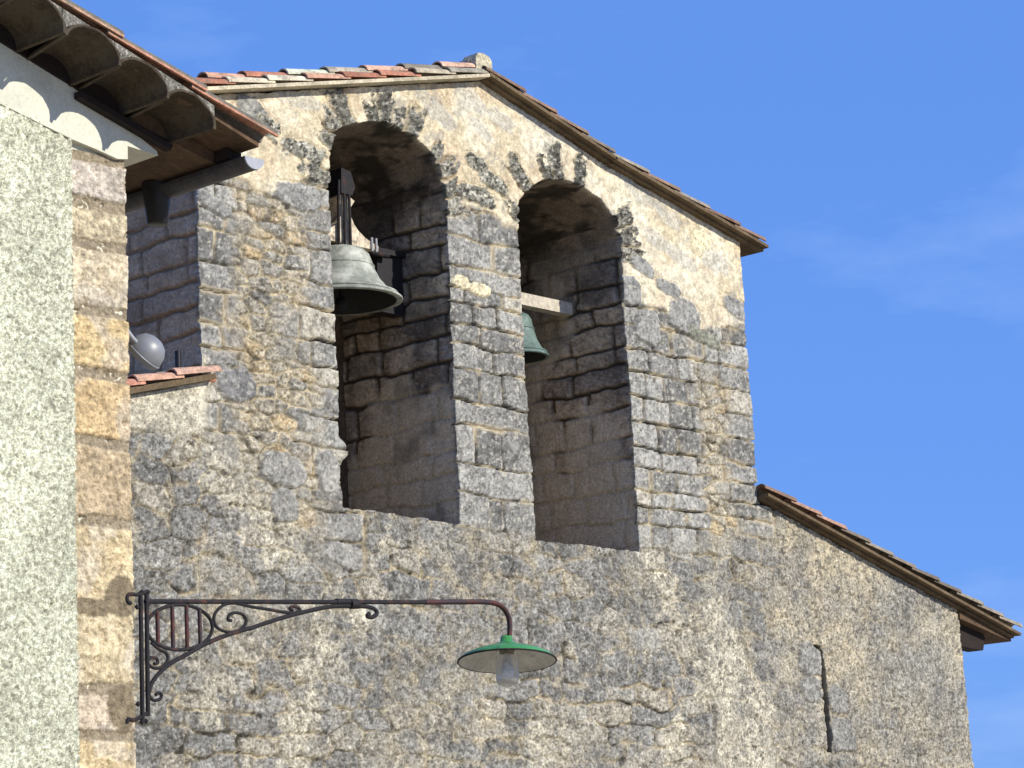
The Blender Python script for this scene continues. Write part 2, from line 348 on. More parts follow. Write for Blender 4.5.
class MB:
    """collects shapes with one colour per shape, builds ONE mesh object"""
    def __init__(s): s.v = []; s.f = []; s.c = []; s.sm = []
    def add(s, vs, fs, col=(.5, .5, .5), smooth=False):
        n = len(s.v); s.v += [tuple(p) for p in vs]; s.f += [tuple(i+n for i in f) for f in fs]; s.c += [col]*len(vs); s.sm += [smooth]*len(fs)
    def prism(s, pts, y0, y1, col=(.5, .5, .5)):       # polygon in (x, z) swept along y
        n = len(pts); vs = [(x, y0, z) for x, z in pts]+[(x, y1, z) for x, z in pts]
        s.add(vs, [tuple(range(n)), tuple(range(2*n-1, n-1, -1))]+[(i, i+n, (i+1) % n+n, (i+1) % n) for i in range(n)], col)
    def box(s, lo, hi, col=(.5, .5, .5)):
        x0, y0, z0 = lo; x1, y1, z1 = hi
        s.prism([(x0, z0), (x1, z0), (x1, z1), (x0, z1)], y0, y1, col)
    def tube(s, pts, r, n=8, col=(.5, .5, .5), flat=None, caps=True):
        pts = [Vector(p) for p in pts]; m = len(pts); rs = r if isinstance(r, (list, tuple)) else [r]*m
        vs = []; T0 = (pts[1]-pts[0]).normalized(); a = T0.orthogonal().normalized()
        if flat: a = (Vector(flat)-T0*Vector(flat).dot(T0)).normalized()
        for i in range(m):
            T = (pts[min(i+1, m-1)]-pts[max(i-1, 0)]).normalized()
            a = (a-T*a.dot(T)).normalized(); b = T.cross(a)
            for k in range(n):
                t = 2*math.pi*k/n; vs.append(pts[i]+(a*math.cos(t)+b*math.sin(t))*rs[i])
        fs = [(i*n+k, i*n+(k+1) % n, (i+1)*n+(k+1) % n, (i+1)*n+k) for i in range(m-1) for k in range(n)]
        s.add(vs, fs, col, True)
        if caps: s.add(vs[:n], [tuple(range(n-1, -1, -1))], col); s.add(vs[-n:], [tuple(range(n))], col)
    def lathe(s, prof, base, axis=(0, 0, 1), n=40, col=(.5, .5, .5), close=False):
        ax = Vector(axis).normalized(); a = ax.orthogonal().normalized(); b = ax.cross(a); base = Vector(base)
        vs = []
        for (r, h) in prof:
            for k in range(n):
                t = 2*math.pi*k/n; vs.append(base+ax*h+(a*math.cos(t)+b*math.sin(t))*max(r, 1e-4))
        m = len(prof)
        s.add(vs, [(i*n+k, i*n+(k+1) % n, (i+1)*n+(k+1) % n, (i+1)*n+k) for i in range(m-1) for k in range(n)], col, True)
    def half_tile(s, p0, p1, upv, r0, r1, th=.014, seg=9, col=(.5, .5, .5), concave=False, jag=.0, sq=.82):
        """a canal tile: half tube from p0 to p1, radii r0 -> r1"""
        p0 = Vector(p0); p1 = Vector(p1); T = (p1-p0).normalized(); u = Vector(upv); u = (u-T*u.dot(T)).normalized(); b = T.cross(u)
        if concave: u = -u
        vs = []; N = seg+1
        for (p, r) in ((p0, r0), (p1, r1)):
            for rr in (r, r-th):
                for k in range(N):
                    t = math.pi*k/seg; q = p+b*math.cos(t)*rr+u*math.sin(t)*rr*sq
                    if jag: q = q+T*random.uniform(-jag, jag)
                    vs.append(q)
        fs = []
        for k in range(seg):
            fs += [(k, k+1, 2*N+k+1, 2*N+k), (N+k+1, N+k, 3*N+k, 3*N+k+1), (k+1, k, N+k, N+k+1), (2*N+k, 2*N+k+1, 3*N+k+1, 3*N+k)]
        fs += [(0, 2*N, 3*N, N), (N-1, 2*N-1, 4*N-1, 3*N-1)]
        s.add(vs, fs, col, False)
    def build(s, name, mat, parent=None, smooth=None):
        me = bpy.data.meshes.new(name); me.from_pydata(s.v, [], s.f); me.validate()
        a = me.color_attributes.new('Col', 'FLOAT_COLOR', 'POINT')
        if len(me.vertices) == len(s.c): a.data.foreach_set('color', [x for c in s.c for x in (*c, 1.0)])
        if len(me.polygons) == len(s.sm): me.polygons.foreach_set('use_smooth', s.sm)
        bm = bmesh.new(); bm.from_mesh(me); bmesh.ops.recalc_face_normals(bm, faces=bm.faces); bm.to_mesh(me); bm.free()
        return link(name, me, mat, parent)
def smooth_path(pts, k=6):
    pts = [Vector(p) for p in pts]; o = []
    for i in range(len(pts)-1):
        a, b, c, d = pts[max(i-1, 0)], pts[i], pts[i+1], pts[min(i+2, len(pts)-1)]
        for j in range(k):
            t = j/k; o.append(.5*((2*b)+(c-a)*t+(2*a-5*b+4*c-d)*t*t+(3*b-a-3*c+d)*t**3))
    return o+[pts[-1]]

# ------------------------------------------------------------------ materials
def mat(name, color=(.5, .5, .5), rough=.9, metal=0, attr=False, n1=(40, .35), n2=(9, .25), bump=(60, .5, .006), spec=.3, extra=None):
    m = bpy.data.materials.new(name); m.use_nodes = True; t = m.node_tree; b = t.nodes['Principled BSDF']
    b.inputs['Roughness'].default_value = rough; b.inputs['Metallic'].default_value = metal; b.inputs['Specular IOR Level'].default_value = spec
    co = t.nodes.new('ShaderNodeTexCoord'); src = co.outputs['Object']
    if attr:
        a = t.nodes.new('ShaderNodeAttribute'); a.attribute_name = 'Col'; c = a.outputs['Color']
    else:
        a = t.nodes.new('ShaderNodeRGB'); a.outputs[0].default_value = (*color, 1); c = a.outputs[0]
    for (sc, am) in (n1, n2):
        n = t.nodes.new('ShaderNodeTexNoise'); n.inputs['Scale'].default_value = sc; n.inputs['Detail'].default_value = 6; n.inputs['Roughness'].default_value = .68
        mr = t.nodes.new('ShaderNodeMapRange'); mr.inputs['From Min'].default_value = .3; mr.inputs['From Max'].default_value = .7
        mr.inputs['To Min'].default_value = 1-am; mr.inputs['To Max'].default_value = 1+am
        vm = t.nodes.new('ShaderNodeVectorMath'); vm.operation = 'SCALE'; fac = mr.outputs[0]
        if attr:                                          # grain strength of each spot is kept in the attribute's alpha
            mi = t.nodes.new('ShaderNodeMix'); mi.data_type = 'FLOAT'; mi.inputs['A'].default_value = 1
            t.links.new(a.outputs['Alpha'], mi.inputs['Factor']); t.links.new(fac, mi.inputs['B']); fac = mi.outputs['Result']
        t.links.new(src, n.inputs['Vector']); t.links.new(n.outputs['Fac'], mr.inputs['Value']); t.links.new(c, vm.inputs[0]); t.links.new(fac, vm.inputs['Scale']); c = vm.outputs[0]
    if extra:                                             # (colour, scale, low, high, amount): patches of a second colour
        ec, sc, lo, hi, am = extra
        n = t.nodes.new('ShaderNodeTexNoise'); n.inputs['Scale'].default_value = sc; n.inputs['Detail'].default_value = 8; n.inputs['Roughness'].default_value = .65
        mr = t.nodes.new('ShaderNodeMapRange'); mr.inputs['From Min'].default_value = lo; mr.inputs['From Max'].default_value = hi; mr.inputs['To Max'].default_value = am
        mi = t.nodes.new('ShaderNodeMix'); mi.data_type = 'RGBA'; mi.inputs['B'].default_value = (*ec, 1)
        t.links.new(src, n.inputs['Vector']); t.links.new(n.outputs['Fac'], mr.inputs['Value']); t.links.new(mr.outputs[0], mi.inputs['Factor']); t.links.new(c, mi.inputs['A']); c = mi.outputs['Result']
    t.links.new(c, b.inputs['Base Color'])
    if bump:
        n = t.nodes.new('ShaderNodeTexNoise'); n.inputs['Scale'].default_value = bump[0]; n.inputs['Detail'].default_value = 7; n.inputs['Roughness'].default_value = .7
        bp = t.nodes.new('ShaderNodeBump'); bp.inputs['Strength'].default_value = bump[1]; bp.inputs['Distance'].default_value = bump[2]
        if attr:
            sm = t.nodes.new('ShaderNodeMath'); sm.operation = 'MULTIPLY'; sm.inputs[1].default_value = bump[1]
            t.links.new(a.outputs['Alpha'], sm.inputs[0]); t.links.new(sm.outputs[0], bp.inputs['Strength'])
        t.links.new(src, n.inputs['Vector']); t.links.new(n.outputs['Fac'], bp.inputs['Height']); t.links.new(bp.outputs[0], b.inputs['Normal'])
    return m
M = {}
M['stone'] = mat('weathered_stone', attr=True, rough=.95, n1=(40, .60), n2=(14, .22), bump=(38, 1.0, .034), spec=.15)
M['plain_stone'] = mat('plain_stone', (.26, .245, .2), n1=(30, .5), n2=(4, .4), bump=(20, .8, .02), spec=.15)
M['tile'] = mat('clay_tile', attr=True, rough=.9, n1=(60, .35), n2=(14, .35), bump=(70, .5, .006), spec=.15, extra=((.15, .14, .10), 10, .50, .66, .75))
M['pale_verge'] = mat('pale_verge_stone', (.46, .40, .28), n1=(45, .35), n2=(5, .4), bump=(60, .5, .008), spec=.15)
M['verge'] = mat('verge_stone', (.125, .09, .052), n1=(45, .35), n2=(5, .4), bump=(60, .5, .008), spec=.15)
M['wood'] = mat('old_wood', (.018, .012, .009), n1=(30, .3), n2=(6, .3), bump=(40, .5, .004))
M['soffit'] = mat('soffit_boards', (.09, .055, .03), n1=(30, .3), n2=(6, .3), bump=(30, .4, .004))
M['mortar'] = mat('lichened_mortar', (.16, .15, .125), n1=(70, .7), n2=(20, .5), bump=(60, .9, .01), spec=.15, extra=((.55, .53, .46), 75, .56, .64, .8))
M['roughcast'] = mat('roughcast', attr=True, rough=.95, n1=(120, .6), n2=(55, .35), bump=(95, 1.0, .016), spec=.15)
M['plaster'] = mat('smooth_plaster', (.56, .55, .44), n1=(60, .12), n2=(5, .12), bump=(90, .4, .003), spec=.15)
M['bronze'] = mat('old_bronze', (.25, .26, .21), rough=.7, metal=.15, n1=(25, .25), n2=(5, .3), bump=(60, .3, .002), spec=.4, extra=((.55, .55, .47), 5, .48, .7, .8))
M['shaded_bronze'] = mat('shaded_bronze', (.016, .018, .016), rough=.85, n1=(25, .25), n2=(6, .3), bump=None)  # inside of the bells: their shade is put into the colour
M['green_bronze'] = mat('green_bronze', (.11, .16, .135), rough=.65, metal=.15, n1=(25, .25), n2=(6, .3), bump=(60, .3, .002), spec=.4)
M['iron'] = mat('black_iron', (.010, .009, .010), rough=.85, metal=0, n1=(60, .5), n2=(9, .4), bump=(120, .4, .001), spec=.4, extra=((.10, .035, .02), 14, .55, .7, .7))
M['rust_pipe'] = mat('rusty_pipe', (.075, .02, .015), rough=.6, metal=.2, n1=(50, .5), n2=(9, .4), bump=(120, .4, .001), spec=.4, extra=((.02, .016, .018), 9, .46, .56, .9))
M['beam'] = mat('pale_beam', (.46, .41, .32), n1=(30, .3), n2=(6, .25), bump=(40, .5, .004))
M['cream_wood'] = mat('cream_headstock', (.50, .42, .30), n1=(35, .45), n2=(9, .35), bump=(60, .6, .006), extra=((.10, .08, .06), 10, .54, .64, .8))
M['enamel_green'] = mat('green_enamel', (.055, .24, .058), rough=.32, n1=(70, .2), n2=(8, .15), bump=None, spec=.5, extra=((.03, .10, .05), 22, .56, .66, .6))
M['enamel_white'] = mat('white_enamel', (.42, .40, .34), rough=.5, n1=(50, .2), n2=(9, .25), bump=None, spec=.4)
M['zinc'] = mat('dark_zinc', (.055, .05, .05), rough=.5, metal=.4, n1=(30, .3), n2=(6, .3), bump=None)
M['grey_metal'] = mat('grey_metal', (.20, .205, .21), rough=.45, metal=.1, n1=(30, .08), n2=(6, .1), bump=None, spec=.5)
M['dark_metal'] = mat('dark_metal', (.018, .017, .018), rough=.4, metal=.2, n1=(30, .2), n2=(6, .2), bump=None)
M['ground'] = mat('street_ground', (.42, .36, .26), n1=(12, .3), n2=(1.2, .3), bump=(30, .5, .01))
g = bpy.data.materials.new('lamp_glass'); g.use_nodes = True; b = g.node_tree.nodes['Principled BSDF']
b.inputs['Base Color'].default_value = (.86, .88, .88, 1); b.inputs['Transmission Weight'].default_value = .85; b.inputs['Roughness'].default_value = .22; b.inputs['IOR'].default_value = 1.25
M['glass'] = g

# ------------------------------------------------------------------ ground
me = npmesh('ground', [(-1500, -1500, 0), (1500, -1500, 0), (1500, 1500, 0), (-1500, 1500, 0)], [(0, 1, 2, 3)])
set_props(link('ground', me, M['ground']), kind='structure')

# ------------------------------------------------------------------ CHURCH
Y0 = 16.0
church = thing('church', 'old grey and cream stone church front with two arched bell openings', 'church', (17.5, 16.0, 0))
XL, XR = 13.93, 21.46
RZ = 9.42                                                     # ridge of the wall
RM = at(606, 166, 16.0)
outline = [(12.3, 2.0), (25.2, 2.0), (25.13, 4.78), (21.50, 5.72), (21.45, 8.48), (RM.x, RM.z), (17.5, RZ), (13.94, 8.54), (13.93, 6.06), (12.3, 5.64)]
def px_poly(pp): return [(at(a, b, Y0).x, at(a, b, Y0).z) for a, b in pp]
openL = px_poly([(460, 524), (343, 507), (340, 440), (334, 300), (328, 165), (329, 143), (336, 130), (350, 124), (370, 122), (390, 125), (410, 134), (428, 150), (440, 172), (445, 195), (447, 225), (453, 370)])
openR = px_poly([(640, 551), (536, 540), (530, 430), (522, 320), (516, 212), (518, 200), (526, 189), (541, 181), (560, 179), (580, 185), (600, 199), (613, 216), (620, 237), (629, 380)])
slit = px_poly([(833, 753), (828, 752), (825.5, 720), (821, 668), (819.5, 652), (812, 645.5), (812, 644.3), (819, 645), (823, 650), (825, 668), (829, 700)])
def resample(poly, step):
    P = []; Nn = []
    area = sum(poly[i][0]*poly[(i+1) % len(poly)][1]-poly[(i+1) % len(poly)][0]*poly[i][1] for i in range(len(poly)))
    for i in range(len(poly)):
        a = np.array(poly[i]); b = np.array(poly[(i+1) % len(poly)]); l = np.linalg.norm(b-a); n = max(1, int(l/step))
        t = (b-a)/l; nn = np.array([t[1], -t[0]])*(1 if area > 0 else -1)      # outward normal
        for k in range(n): P.append(a+(b-a)*k/n); Nn.append(nn)
    return np.array(P), np.array(Nn)
def inside(poly, X, Z):
    r = np.zeros(X.shape, bool); n = len(poly); j = n-1
    for i in range(n):
        xi, zi = poly[i]; xj, zj = poly[j]
        c = ((zi > Z) != (zj > Z)) & (X < (xj-xi)*(Z-zi)/(zj-zi+1e-12)+xi)
        r ^= c; j = i
    return r
DX, DZ = .0145, .0110
gx = np.arange(12.2, 25.3, DX); gz = np.arange(1.95, 9.5, DZ)
GX, GZ = np.meshgrid(gx, gz, indexing='ij')
nx, nzz = GX.shape
cx = (GX[:-1, :-1]+DX/2); cz = (GZ[:-1, :-1]+DZ/2)
keep = inside(outline, cx, cz) & ~inside(openL, cx, cz) & ~inside(openR, cx, cz) & ~inside(slit, cx, cz)
idx = np.arange(nx*nzz).reshape(nx, nzz)
ii, jj = np.nonzero(keep)
quads = np.stack([idx[ii, jj], idx[ii+1, jj], idx[ii+1, jj+1], idx[ii, jj+1]], 1)
used, inv = np.unique(quads, return_inverse=True); quads = inv.reshape(quads.shape)
X = GX.ravel()[used].copy(); Z = GZ.ravel()[used].copy()
# boundary edges (directed as in their only face)
E_ = np.concatenate([quads[:, [0, 1]], quads[:, [1, 2]], quads[:, [2, 3]], quads[:, [3, 0]]])
key = np.sort(E_, 1); key = key[:, 0].astype(np.int64)*len(X)+key[:, 1]
uk, fi, cnt = np.unique(key, return_index=True, return_counts=True)
be = E_[fi[cnt == 1]]
bv = np.unique(be)
polys = [outline, openL, openR, slit]
PP = []; NN = []; WW = []
for w, pl in enumerate(polys):
    p, n = resample(pl, .012); PP.append(p); NN.append(n if w == 0 else -n); WW.append(np.full(len(p), w))
PP = np.concatenate(PP); NN = np.concatenate(NN); WW = np.concatenate(WW)
near = np.empty(len(bv), int)
for k in range(0, len(bv), 500):
    q = bv[k:k+500]; d = (X[q][:, None]-PP[None, :, 0])**2+(Z[q][:, None]-PP[None, :, 1])**2; near[k:k+500] = d.argmin(1)
# order every loop and even out the positions along its outline, so that the swept faces do not fold
nxt = dict(zip(be[:, 0].tolist(), be[:, 1].tolist())); pos = {int(q): i for i, q in enumerate(bv)}
starts = np.cumsum([0]+[int((np.array(WW) == 0).sum() if False else len(resample(pl, .012)[0])) for pl in polys])
bw = WW[near]; tt = near.astype(float)
seen = set()
for q0_ in bv.tolist():
    if q0_ in seen: continue
    loop = [q0_]; seen.add(q0_); q = nxt[q0_]
    while q != q0_ and q not in seen: loop.append(q); seen.add(q); q = nxt[q]
    li = np.array([pos[q] for q in loop]); w = int(np.bincount(bw[li]).argmax()); n0, n1 = starts[w], starts[w+1]; per = n1-n0
    t = near[li].astype(float)-n0; d = np.diff(np.concatenate([t, t[:1]])); d = (d+per/2) % per-per/2
    tot = d.sum(); un = np.concatenate([[0], np.cumsum(d)[:-1]])+t[0]; m_ = len(un)
    for it in range(14):
        l = np.roll(un, 1); l[0] -= tot; r_ = np.roll(un, -1); r_[-1] += tot
        un = .25*l+.5*un+.25*r_
    tt[li] = n0+np.mod(un, per)
ia = np.floor(tt).astype(int); fr_ = tt-ia
st0 = starts[bw]; en0 = starts[bw+1]; ib = np.where(ia+1 >= en0, st0, ia+1)
pp_ = PP[ia]*(1-fr_)[:, None]+PP[ib]*fr_[:, None]
bx, bz = pp_[:, 0], pp_[:, 1]; bn = NN[ia]*(1-fr_)[:, None]+NN[ib]*fr_[:, None]; bn = bn/np.maximum(np.linalg.norm(bn, axis=1), .2)[:, None]
jit = .020*fbm(bx, bz, s=5, sc=6, o=4, g=.65)*(bw != 3)+.006*(bw == 3)*fbm(bx, bz, s=6, sc=20, o=3)
# edge stones stand out or back course by course
jit += np.where((bw == 1) | (bw == 2), .014*(_h((bz/.23).astype(np.int64), bw.astype(np.int64), bw*0, 3)-.5), 0)
kn = at(346, 450, Y0)
jit += .085*np.exp(-((bz-kn.z)/.085)**4)*((bw == 1) & (bx < 16))
X[bv] = bx+bn[:, 0]*jit; Z[bv] = bz+bn[:, 1]*jit
H, COL, AMP = facade(X, Z)
YY = Y0-H
# side faces: sweep every boundary vertex back into the wall
slot = -np.ones(len(X), int); slot[bv] = np.arange(len(bv))
DEP = np.concatenate([[.012, .028], np.arange(.05, 1.46, .030)])
nb = len(bv); VX = [X]; VY = [YY]; VZ = [Z]; VC = [COL]; base = len(X)
vert = (np.abs(bn[:, 0]) > .8).astype(float)
vert = np.where((bw == 1) | (bw == 2), sst(8.35, 7.95, bz)*(np.abs(bn[:, 0]) > .5)+0.0, vert)
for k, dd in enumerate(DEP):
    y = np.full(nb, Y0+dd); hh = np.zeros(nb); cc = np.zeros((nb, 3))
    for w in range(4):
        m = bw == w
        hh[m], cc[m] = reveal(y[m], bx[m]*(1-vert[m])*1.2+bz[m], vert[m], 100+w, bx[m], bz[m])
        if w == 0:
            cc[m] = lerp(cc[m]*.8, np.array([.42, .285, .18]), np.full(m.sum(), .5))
        if w == 3: cc[m] = cc[m]*.4  # slit sides coloured darker to stand for the shade inside
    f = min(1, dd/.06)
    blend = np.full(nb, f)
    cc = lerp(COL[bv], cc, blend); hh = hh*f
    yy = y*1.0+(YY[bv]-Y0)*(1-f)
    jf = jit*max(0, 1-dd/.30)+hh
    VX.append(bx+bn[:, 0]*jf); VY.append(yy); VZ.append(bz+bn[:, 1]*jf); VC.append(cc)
rings = []
e0 = slot[be[:, 0]]; e1 = slot[be[:, 1]]
for k in range(len(DEP)):
    a0 = be[:, 0] if k == 0 else base+(k-1)*nb+e0; a1 = be[:, 1] if k == 0 else base+(k-1)*nb+e1
    b0_ = base+k*nb+e0; b1_ = base+k*nb+e1
    rings.append(np.stack([a1, a0, b0_, b1_], 1))
V = np.stack([np.concatenate(VX), np.concatenate(VY), np.concatenate(VZ)], 1)
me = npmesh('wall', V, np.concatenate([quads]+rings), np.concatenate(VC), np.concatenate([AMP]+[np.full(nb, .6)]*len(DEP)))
wall = link('wall', me, M['stone'], church, True)
# dark closed back of the bell chambers, lower front, and the nave body behind
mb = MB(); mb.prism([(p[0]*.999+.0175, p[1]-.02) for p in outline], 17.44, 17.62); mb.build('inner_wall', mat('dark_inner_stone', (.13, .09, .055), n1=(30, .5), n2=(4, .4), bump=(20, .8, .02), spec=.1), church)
mb = MB(); mb.box((10.4, 16.0, -.3), (25.24, 17.5, 1.98)); mb.box((10.4, 16.0, 1.98), (12.29, 17.5, 5.15)); mb.build('lower_wall', M['plain_stone'], church)
mb = MB(); mb.prism([(10.45, -.3), (25.05, -.3), (25.05, 4.72), (17.75, 6.7), (10.45, 5.0)], 17.63, 30); mb.build('nave', M['plain_stone'], church)

TC = [(.50, .52, .38), (.62, .55, .40), (.58, .27, .18), (.46, .20, .125), (.52, .30, .20), (.50, .40, .27), (.56, .48, .34), (.44, .26, .17), (.38, .34, .26), (.55, .34, .24), (.30, .26, .20), (.5, .44, .33)]
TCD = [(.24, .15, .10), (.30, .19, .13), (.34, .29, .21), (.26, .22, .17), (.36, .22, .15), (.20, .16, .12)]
def tilecol(r=None):
    c = random.choice(TC); k = random.uniform(.68, 1.05); return tuple(x*k for x in c)
def slope_tiles(mb, x0, z0, x1, z1, ys, ex=.40, r=.085, cols=None, lift=.0, under=True):
    """canal tiles on a slope falling from (x0,z0) to (x1,z1); ys = y of each row of covers"""
    A = Vector((x0, 0, z0)); B = Vector((x1, 0, z1)); T = (B-A).normalized(); Ln = (B-A).length; N = Vector((0, 0, 1)); N = (N-T*N.dot(T)).normalized()
    n = int(round(Ln/ex)); ex = Ln/n
    for yi, y in enumerate(ys):
        off = .0 if yi % 2 == 0 else .0
        for k in range(n):
            s0 = k*ex; s1 = (k+1)*ex+.06
            if k == n-1: s1 = Ln+random.uniform(-.015, .015)
            a = A+T*(s0-.02)+N*(.0+lift+random.uniform(-.004, .004)); bb = A+T*s1+N*(.028+lift+random.uniform(-.004, .006))
            yj = y+random.uniform(-.008, .008)
            a = Vector((a.x, yj, a.z)); bb = Vector((bb.x, yj+random.uniform(-.006, .006), bb.z))
            mb.half_tile(a, bb, N, r*.86, r, .016, 8, tilecol())
            if under and yi+1 < len(ys):
                ym = (y+ys[yi+1])/2; a2 = Vector((a.x, ym, a.z))-N*.03; b2 = Vector((bb.x, ym, bb.z))-N*.03
                mb.half_tile(a2, b2, N, r, r*.86, .014, 6, tilecol(), concave=True)
def roof_slope(nm, x0, z0, x1, z1, y0, y1, th, pr):
    """bedding slab under the tiles"""
    T = Vector((x1-x0, 0, z1-z0)).normalized(); N = Vector((-T.z, 0, T.x)); N = N if N.z > 0 else -N
    p = [(x0, z0), (x1, z1), (x1+N.x*th, z1+N.z*th), (x0+N.x*th, z0+N.z*th)]
    mb = MB(); mb.prism(p, y0, y1); return mb.build(nm, M['verge'], pr)
# bell gable roof
ys = [Y0-.05+.19*k for k in range(9)]
aL = math.atan2(RZ-8.52, 17.5-13.94); aR = math.atan2(RZ-8.40, 21.45-17.5)
def gable(x0, z0, x1, z1, ys, nm='verge', front=.15, th=.08, back=17.70, lift=.07, r=.08, left=False):
    if left:
        o = roof_slope(nm, x0, z0+.014, x1, z1+.014, Y0-front, back, .032, church); o.data.materials.clear(); o.data.materials.append(M['pale_verge'])
        roof_slope('bedding', x0, z0+.048, x1, z1+.048, Y0-.02, back, .03, church)
    else:
        roof_slope('lower_verge', x0, z0+.004, x1, z1+.004, Y0-front*.55, back, .024, church)
        roof_slope(nm, x0, z0+.029, x1, z1+.029, Y0-front, back, .032, church)
        roof_slope('bedding', x0, z0+.058, x1, z1+.058, Y0-.03, back, .05, church)
    global TC
    keep_ = TC
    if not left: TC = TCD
    e = 0 if left else .025
    mb = MB(); slope_tiles(mb, x0, z0+lift-.01+e, x1, z1+lift-.01+e, ys[:1], r=r, ex=.50, under=False)
    dx = math.copysign(.24, x1-x0) if (left or x0 > 18) else 0
    slope_tiles(mb, x0, z0+lift+(.062 if left else .035), x1-dx, z1+lift+(.062+.045 if left else .06), [y+.07 for y in ys], r=r, ex=.50)
    TC = keep_
    return mb.build('roof_tiles', M['tile'], church)
aL = math.atan2(RZ-8.54, 17.5-13.94)
gable(17.5, RZ, 17.5-3.80*math.cos(aL), RZ-3.80*math.sin(aL), ys, left=True)
aR = math.atan2(RM.z-8.48, 21.45-RM.x); lR = (21.45-RM.x)/math.cos(aR)+.33
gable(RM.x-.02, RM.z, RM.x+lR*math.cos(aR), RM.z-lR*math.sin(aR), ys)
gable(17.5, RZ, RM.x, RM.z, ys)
# ridge: a half round ridge with a mortared stone end
mb = MB()
for k in range(5):
    mb.half_tile((17.5, Y0+.02+k*.36, RZ+.15), (17.5, Y0+.42+k*.36, RZ+.155), (0, 0, 1), .125, .115, .02, 10, tilecol())
mb.build('ridge_tiles', M['tile'], church)
mb = MB(); mb.prism([(17.40, RZ+.03), (17.63, RZ+.02), (17.635, RZ+.21), (17.60, RZ+.255), (17.52, RZ+.275), (17.44, RZ+.265), (17.41, RZ+.22)], Y0-.06, Y0+.12)
mb.build('ridge_stone', mat('ridge_stone', (.42, .38, .26), n1=(40, .5), n2=(12, .4), bump=(50, .8, .012)), church)
# right shoulder roof of the nave, with its deep eave
aS = math.atan2(5.72-4.78, 25.13-21.50)
xe, ze = 25.13+1.12*math.cos(aS), 4.78-1.12*math.sin(aS)
ysN = [Y0-.05+.21*k for k in range(60)]
roof_slope('lower_verge', 21.50, 5.732, xe-.05, ze+.004, Y0-.06, 28, .022, church)
roof_slope('verge', 21.50, 5.755, xe, ze+.029, Y0-.13, 28, .03, church)
roof_slope('bedding', 21.50, 5.785, xe-.02, ze+.06, Y0-.03, 28, .05, church)
keepc = TC; TC = TCD
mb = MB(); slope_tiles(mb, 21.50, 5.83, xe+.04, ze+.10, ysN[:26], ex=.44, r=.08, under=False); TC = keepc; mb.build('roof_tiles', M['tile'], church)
mb = MB(); mb.prism([(25.12, 4.68), (25.12, 4.765), (xe-.05, ze+.01), (xe-.05, ze-.03)], Y0-.02, 28); mb.build('soffit', M['soffit'], church)
mb = MB()
mb.prism([(25.10, 4.40), (25.74, 4.36), (25.80, 4.50), (25.74, 4.60), (25.10, 4.74)], Y0+.10, Y0+.30)
mb.build('beam', M['wood'], church)
# left shoulder roof beside the house
xl, zl = 13.98, 6.10
mL = MB(); T_ = math.tan(R(14.3))
roof_slope('verge', 14.02, 6.085, 12.0, 6.085-2.02*T_, Y0-.09, 28, .05, church)
mL = MB(); slope_tiles(mL, 14.05, 6.15, 12.0, 6.15-2.05*T_, [Y0-.04+.2*k for k in range(24)], ex=.44, r=.085); mL.build('roof_tiles', M['tile'], church)

# ------------------------------------------------------------------ BELLS
def make_bell(loc, Rr, Hh, mt, label):
    t = thing('bell', label, 'bell', loc, 'bells hanging in the church openings')
    x, y, z = loc                                   # z = mouth
    mb = MB()
    prof = [(1.0, 0), (1.0, .03), (.90, .10), (.76, .22), (.64, .38), (.57, .55), (.52, .72), (.48, .84), (.40, .93), (.25, .985), (.05, 1.0)]
    inn = [(.05, .93), (.36, .88), (.44, .72), (.52, .4), (.66, .2), (.9, .0)]
    mb.lathe([(r*Rr, h*Hh) for r, h in [(.9, 0)]+prof], (x, y, z)); pass
    mb.tube([(x+Rr*.55*math.cos(a*math.pi/24), y+Rr*.55*math.sin(a*math.pi/24), z+Hh*.62) for a in range(49)], .008, 6)
    mb.tube([(x+Rr*.92*math.cos(a*math.pi/24), y+Rr*.92*math.sin(a*math.pi/24), z+Hh*.10) for a in range(49)], .009, 6)
    body = mb.build('bell_body', mt, t)
    mb = MB(); mb.lathe([(r*Rr, h*Hh) for r, h in inn], (x, y, z)); mb.build('inner_face', M['shaded_bronze'], body)
    mb = MB(); mb.tube([(x, y, z+Hh*.85), (x, y, z+.02)], .018, 8); mb.lathe([(0, -.09), (.05, -.06), (.06, -.01), (.04, .04), (0, .06)], (x, y, z+.0), n=14)
    mb.build('clapper', M['iron'], t)
    return t
c1 = at(341, 290, 16.5); mz = at(341, 302, 16.5).z
bell1 = make_bell((c1.x, 16.5, mz), .56, .515, M['bronze'], 'large pale grey bell under a concave headstock in the left arched opening')
bx1 = c1.x; top1 = mz+.515
# concave headstock: a shaped block seen end to end
def headstock(cx, y, z0, w, h, parent, m, th=.22):
    pr = [(.40, 0), (.40, .045), (.31, .065), (.23, .10), (.15, .15), (.10, .20), (.065, .26), (.055, .31), (.065, .36), (.115, .425), (.06, .45), (.06, .55), (0, .56)]
    pts = [(cx+a, z0+b) for a, b in pr]+[(cx-a, z0+b) for a, b in reversed(pr[:-1])]
    mb = MB(); mb.prism(pts, y-th/2, y+th/2); return mb.build('headstock', m, parent)
hsz = top1-.01
headstock(bx1, 16.5, hsz+.02, .46, .58, bell1, M['cream_wood'], .20)
for dx in (-.13, -.05, .02):
    mb = MB(); mb.tube([(bx1+dx, 16.375, hsz-.02), (bx1+dx*.9, 16.372, hsz+.42), (bx1+dx*.8, 16.375, hsz+.60)], .016, 6)
    mb.tube([(bx1+dx, 16.625, hsz-.02), (bx1+dx*.8, 16.625, hsz+.60)], .016, 6); mb.build('strap', M['iron'], bell1)
